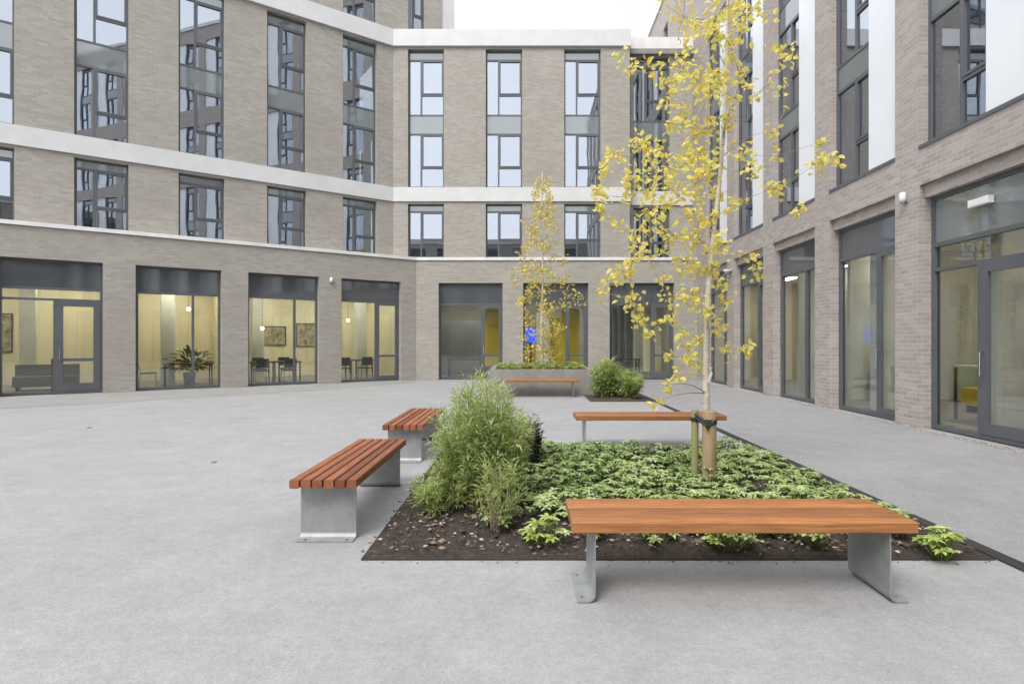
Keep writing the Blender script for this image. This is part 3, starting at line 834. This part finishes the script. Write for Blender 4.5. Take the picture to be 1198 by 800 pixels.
trunk = [(bp.x, TD, .0)]+[tuple(pt(x, y, TD)) for x, y in ((826, 520), (826, 470), (826, 430), (828, 350), (833, 290), (841, 220), (847, 150), (850, 80), (851, 0))]+[(pt(851, 0, TD).x+.02, TD+.05, 6.4)]
birch('birch_tree', (bp.x, TD, 0), trunk, (.042, .008), cl, .066, M['leaf_yellow'], 'young birch with sparse bright yellow leaves, tied to two stakes in the near bed', 21)
# stakes and tie
def stake(x, r, top, mat, label, y):
    o = Vector((x, y, 0)); m = MB()
    m.lathe([(r*.96, -.05), (r, .2), (r*.985, top-.012), (r*.9, top), (.001, top+.004)], 14)
    tag(m.build('tree_stake', M[mat], None, True, o), label, 'stake')
sx1 = (813-VPX)*5.68/F; sx2 = (828.5-VPX)*5.58/F
stake(sx1, .036, .775, 'stake_green', 'thinner greenish round stake on the left of the near birch trunk', 5.68)
stake(sx2+.01, .068, .775, 'bark_stake', 'thick brown round stake on the right in front of the near birch trunk', 5.58)
m = MB()
def band(cx, cy, r, z0, z1, ry=None):
    pr = []
    m.lathe([(r, z0), (r+.006, z0), (r+.006, z1), (r, z1)], 20, (cx, cy))
band(sx1, 5.68, .036, .66, .70); band(sx2+.01, 5.58, .068, .65, .695)
m.tube([(sx1, 5.645, .70), (sx1+.03, 5.56, .665), (sx2-.02, 5.505, .64), (sx2+.05, 5.505, .70)], .014, 6)
m.tube([(sx1-.01, 5.64, .735), (sx1+.05, 5.54, .68), (sx2-.03, 5.505, .675), (sx2+.03, 5.50, .66)], .013, 6)
m.tube([(sx2-.035, 5.50, .685), (sx2-.045, 5.495, .63), (sx2-.02, 5.495, .60)], .012, 6)
tag(m.build('tree_tie', M['black']), 'black rubber strap tying the birch trunk to its two stakes', 'tree tie')
m = MB(); tg = pt(831, 440, 5.62); m.box(-.012, .012, -.002, .002, -.06, .04); m.tube([(0, 0, .04), (-.03, .05, .09)], .002, 4)
o = m.build('plant_tag', M['plastic_w'], None, False, tg); o.rotation_euler = (0.1, .35, .2); tag(o, 'small white paper tag hanging on the near birch trunk', 'tag')

# ------------------------------------------------------------------ birch tree far
random.seed(8)
FD = 16.6
cl = []
for _ in range(150):
    y = random.uniform(205, 425)
    hw = 5+ (y-205)/95*20 if y < 300 else (30 if y < 385 else 22)
    x = 634+random.uniform(-1, 1)*hw; dd = FD+random.gauss(0, .5)
    cl.append((pt(x, y, dd), .15, random.randint(8, 16)))
for x, y in ((605, 330), (612, 318), (672, 345), (680, 350), (665, 335), (600, 325), (640, 290), (620, 345), (650, 380), (612, 395), (616, 372)): cl.append((pt(x, y, FD), .17, 18))
b2 = pt(634, 430, FD)
birch('birch_tree', (b2.x, FD, .62), [(b2.x, FD, .62), (b2.x, FD, 2.2), (b2.x+.03, FD, 3.6), (b2.x-.02, FD, 5.0), (b2.x+.01, FD, 6.4)], (.05, .01), cl, .085, M['leaf_olive'], 'thin far birch with olive yellow leaves growing from the raised concrete planter', 33, twig_r=.006)

# ------------------------------------------------------------------ wall fittings
def wall_lamp(loc, rz, label):
    r = empty('wall_light', loc, rz, label, 'wall light')
    r.scale = (.72, .72, .72)
    m = MB(); m.box(-.07, .07, -.03, 0, -.11, .11); m.build('backplate', M['plastic_g'], r)
    m = MB(); m.lathe([(.001, .13), (.05, .13), (.075, .09), (.08, -.02), (.07, -.1), (.001, -.11)], 14, (0, -.10)); m.build('housing', M['plastic_w'], r, True)
    m = MB(); m.lathe([(.001, -.105), (.055, -.108), (.05, -.14), (.001, -.145)], 12, (0, -.10)); m.build('lens', M['plastic_g'], r, True)
c = lw_world(-3.22, 0)
wall_lamp((c[0], c[1], 3.60), R(35.2), 'boxy grey wall light on the brick pier of the angled left wing')
wall_lamp((6.6, 9.80, 3.93), R(-90), 'white wall light high on the nearest full brick pier at the right')
dm = empty('dome_camera', (6.6, 18.1, 3.75), R(-90), 'round dome camera on a far pier of the right wing', 'camera')
m = MB(); m.lathe([(.001, .0), (.12, .0), (.12, -.05), (.10, -.07)], 16, (0, -.13)); m.box(-.04, .04, -.12, 0, -.03, .01); m.build('mount', M['plastic_w'], dm)
m = MB(); m.lathe([(.10, -.07), (.09, -.12), (.05, -.16), (.001, -.17)], 16, (0, -.13)); m.build('dome', M['plastic_g'], dm, True)
ex = empty('emergency_light', (6.79, 8.42, 3.52), R(-90), 'slim white emergency light box above the glass entrance door at the right', 'light')
m = MB(); m.box(-.19, .19, -.07, .02, -.05, .06); m.build('housing', M['plastic_w'], ex)
m = MB(); m.box(-.17, .17, -.074, -.0705, -.035, .03); m.build('diffuser', M['plastic_w'], ex)

# ------------------------------------------------------------------ furniture behind the glass
def world_of(root, x, y, z=0):
    a = root.rotation_euler.z; return Vector((root.location.x+x*math.cos(a)-y*math.sin(a), root.location.y+x*math.sin(a)+y*math.cos(a), z))
def table(root, x, y, label, L=1.4, W=.7, mat='darkwood', top=.74):
    r = empty('cafe_table', world_of(root, x, y, .02), root.rotation_euler.z, label, 'table')
    m = MB(); m.box(-L/2, L/2, -W/2, W/2, top-.04, top); m.build('tabletop', M[mat], r)
    for sx in (-1, 1):
        for sy in (-1, 1):
            m = MB(); a, b = sx*(L/2-.05), sy*(W/2-.05); m.box(a-.02, a+.02, b-.02, b+.02, 0, top-.04); m.build('leg', M['darkwood'], r)
    return r
def chair(root, x, y, rz, label, mat='darkwood'):
    r = empty('cafe_chair', world_of(root, x, y, .02), root.rotation_euler.z+rz, label, 'chair', 'chairs behind the ground floor glass')
    m = MB(); m.box(-.22, .22, -.22, .22, .43, .47); m.build('seat', M[mat], r)
    m = MB(); m.face([(-.21, .20, .55), (.21, .20, .55), (.20, .27, .86), (-.20, .27, .86)]); m.face([(-.20, .29, .86), (.20, .29, .86), (.21, .22, .55), (-.21, .22, .55)])
    m.face([(-.20, .27, .86), (.20, .27, .86), (.20, .29, .86), (-.20, .29, .86)]); m.build('backrest', M[mat], r)
    for sx in (-1, 1):
        m = MB(); m.tube([(sx*.19, -.19, .43), (sx*.21, -.22, 0)], .013, 6); m.build('leg', M['chrome'], r)
        m = MB(); m.tube([(sx*.20, .28, .8), (sx*.19, .2, .45), (sx*.21, .25, 0)], .013, 6); m.build('leg', M['chrome'], r)
def pendant(root, x, y, z, label):
    r = empty('pendant_lamp', world_of(root, x, y, z), 0, label, 'lamp')
    m = MB(); m.lathe([(.001, .06), (.04, .05), (.06, .012), (.054, -.03), (.03, -.054), (.001, -.06)], 14); m.build('globe', M['lamp'], r, True)
    m = MB(); m.tube([(0, 0, .055), (0, 0, 3.66-z)], .006, 5); m.build('cord', M['darkwood'], r)
def ceiling_light(root, x, y, L=1.5):
    r = empty('ceiling_light', world_of(root, x, y, 3.6), root.rotation_euler.z, 'white rectangular ceiling light glowing inside the ground floor rooms', 'ceiling light', 'ceiling lights in the ground floor rooms')
    m = MB(); m.box(-L/2-.03, L/2+.03, -.18, .18, .0, .06); m.build('housing', M['plastic_w'], r)
    m = MB(); m.box(-L/2, L/2, -.15, .15, -.015, -.001); m.build('diffuser', M['lampw'], r)
# left wing rooms
for k in range(5):
    ceiling_light(LW, -1.7-3*k, 2.0); ceiling_light(LW, -1.7-3*k, 3.9)
box_part('room_partition', 'cream', LW, -6.25, -6.15, 1.2, 5.19, .03, 3.65)
box_part('room_partition', 'cream', LW, -9.25, -9.15, 1.0, 5.19, .03, 3.65)
table(LW, -7.4, 1.5, 'long dark table beside a potted plant, second bay from the left'); chair(LW, -8.5, 1.4, R(90), 'dark chair pulled out at the end of the long table beside the potted plant')
pp = empty('potted_plant', world_of(LW, -7.3, 2.3, .02), 0, 'leafy potted plant behind the dark table in the left wing', 'plant')
m = MB(); m.lathe([(.001, 0), (.15, 0), (.2, .4), (.18, .4), (.001, .36)], 14); m.build('pot', M['plastic_g'], pp)
m = MB()
for _ in range(150):
    a = random.uniform(0, 6.28); e = random.uniform(.2, 1.4); d = Vector((math.cos(a)*math.cos(e), math.sin(a)*math.cos(e), math.sin(e)))
    m.leaf(Vector((0, 0, .45))+d*random.uniform(.1, .75), (d+Vector((0, 0, -.5*random.random()))), Vector((0, 0, 1)), .24, .1, random.random(), .4)
m.build('foliage', M['leaf_indoor'], pp)
for i, x in enumerate((-5.2, -4.3)):
    table(LW, x, 1.6, ['dark cafe table at the left of the third bay of the left wing', 'dark cafe table at the right of the third bay of the left wing'][i], .8, .8)
    chair(LW, x-.1, .95, R(180), ['dark chair near the glass at the left table of the third bay', 'dark chair near the glass at the right table of the third bay'][i])
    chair(LW, x+.1, 2.35, 0, ['dark chair behind the left table of the third bay', 'dark chair behind the right table of the third bay'][i])
for i, x in enumerate((-2.35, -1.5)):
    table(LW, x, 1.8, ['dark cafe table at the left of the bay next to the corner', 'dark cafe table at the right of the bay next to the corner'][i], .75, .75)
    chair(LW, x-.1, 1.15, R(180), ['dark chair near the glass at the left table of the corner bay', 'dark chair near the glass at the right table of the corner bay'][i])
so_ = empty('sofa', world_of(LW, -11.0, 2.0, .02), LW.rotation_euler.z, 'low olive sofa behind the leftmost glass bay', 'sofa')
m = MB(); m.box(-.75, .75, -.35, .35, .12, .42); m.build('seat', M['olive'], so_)
m = MB(); m.box(-.75, .75, .2, .38, .42, .75); m.build('backrest', M['olive'], so_)
for sx in (-1, 1): m = MB(); m.box(sx*.65-.03, sx*.65+.03, -.3, .3, 0, .12); m.build('leg', M['darkwood'], so_)
table(LW, -10.3, 1.1, 'white topped table behind the glass door of the left wing', 1.1, .6, 'plastic_w', .98)
for x, y, z, lab in ((-7.35, 2.0, 2.55, 'glowing globe lamp above the long table in the second bay'), (-4.95, 2.6, 1.95, 'glowing globe lamp hanging low in the third bay of the left wing'), (-1.9, 2.2, 2.3, 'glowing globe lamp in the bay next to the corner of the left wing')):
    pendant(LW, x, y, z, lab)
def picture(root, x, y, z, w_, h_, label, mat='poster'):
    r = empty('wall_picture', world_of(root, x, y, z), root.rotation_euler.z, label, 'picture')
    m = MB(); frame_rect(m, -w_/2, w_/2, -h_/2, h_/2, -.03, .03, .03); m.build('frame', M['darkwood'], r)
    m = MB(); m.box(-w_/2+.03, w_/2-.03, -.015, 0, -h_/2+.03, h_/2-.03); m.build('print', M[mat], r)
picture(LW, -12.6, 5.19, 1.75, .9, 1.3, 'framed print on the cream wall of the leftmost room')
picture(LW, -2.4, 5.19, 1.75, 1.5, 1.0, 'wide dark framed picture on the cream wall near the corner bay')
# back wing hall
for x in (-2.2, 1.2, 4.4): ceiling_light(BW, x, 2.6)
scn = empty('wall_screen', world_of(BW, .25, .88, 1.72), 0, 'bright blue screen behind the glass beyond the far birch', 'screen')
m = MB(); frame_rect(m, -.36, .36, -.32, .32, -.03, .025, .05); m.build('bezel', M['black'], scn)
m = MB(); m.box(-.335, .335, -.01, .01, -.295, .295); m.build('display', M['screen'], scn)
m = MB(); m.box(-.05, .05, -.0, .03, -1.72+.02, -.32); m.build('stand', M['black'], scn)
table(BW, -2.4, 1.6, 'dark table behind the leftmost glass of the back wing'); table(BW, 4.0, 1.6, 'dark table behind the rightmost glass of the back wing')
# right wing rooms
for k in range(6): ceiling_light(RW, 21.7-(8.4+2.79*(k-1)), 2.4)
for x, y in ((21.7-14.0, 1.4), (21.7-16.6, 1.4)):
    box_part('room_partition', 'roomwhite', RW, x-.06, x+.06, y, 5.19, .03, 3.65)
ys = empty('sofa', world_of(RW, 21.7-10.9, 2.7, .02), RW.rotation_euler.z, 'yellow bench seat inside the entrance at the right', 'sofa')
m = MB(); m.box(-.8, .8, -.3, .3, .15, .5); m.build('seat', M['yellow'], ys)
m = MB(); m.box(-.8, .8, .22, .36, .5, .85); m.build('backrest', M['yellow'], ys)
for sx in (-1, 1): m = MB(); m.box(sx*.7-.03, sx*.7+.03, -.25, .25, 0, .15); m.build('leg', M['darkwood'], ys)
table(RW, 21.7-9.9, 1.7, 'white topped table inside the entrance at the right', 1.5, .6, 'plastic_w', 1.0)
picture(RW, 21.7-11.0, 5.19, 1.5, 1.2, .7, 'framed print on the cream wall inside the entrance at the right')
table(RW, 21.7-13.2, 2.2, 'dark table behind the second glass bay of the right wing')

def shelf(root, x, y, label, w_=1.6, h=1.9):
    r = empty('shelf_unit', world_of(root, x, y, .02), root.rotation_euler.z, label, 'shelf')
    m = MB(); m.box(-w_/2, w_/2, .30, .33, 0, h); m.box(-w_/2, -w_/2+.03, 0, .30, 0, h); m.box(w_/2-.03, w_/2, 0, .30, 0, h); m.build('carcass', M['darkwood'], r)
    for k in range(4):
        z = .06+k*(h-.1)/3
        m = MB(); m.box(-w_/2+.03, w_/2-.03, .002, .30, z, z+.03); m.build('shelf', M['darkwood'], r)
picture(LW, -4.2, 5.19, 1.7, 1.3, .8, 'wide low print on the cream wall of the third bay of the left wing')
shelf(RW, 21.7-12.6, 4.7, 'low dark shelf unit against the wall inside the entrance at the right', 2.2, 1.1)
for x, d_ in ((-7.9, 2.6), (-5.0, 3.1), (-1.1, 2.9), (-11.6, 3.4)):
    box_part('column', 'roomwhite', LW, x-.2, x+.2, d_, d_+.4, .02, 3.66)
for x in (21.7-8.9, 21.7-11.9, 21.7-14.6):
    box_part('column', 'coping', RW, x-.17, x+.17, .75, 1.1, .02, 3.66)
for (x, y, a_) in ((100, 501, .4), (246, 542, 1.2)):
    dd = EYE*F/(y-HY); p = Vector(((x-VPX)*dd/F, dd, .006)); m = MB()
    m.leaf(Vector((0, 0, 0)), Vector((math.cos(a_), math.sin(a_), .1)), Vector((0, 0, 1)), .09, .05, .4, .1)
    tag(m.build('fallen_leaf', M['twig'], None, False, p), 'brown fallen leaf lying far left on the pale paving' if x < 200 else 'brown fallen leaf on the pale paving left of the end on benches', 'leaf')
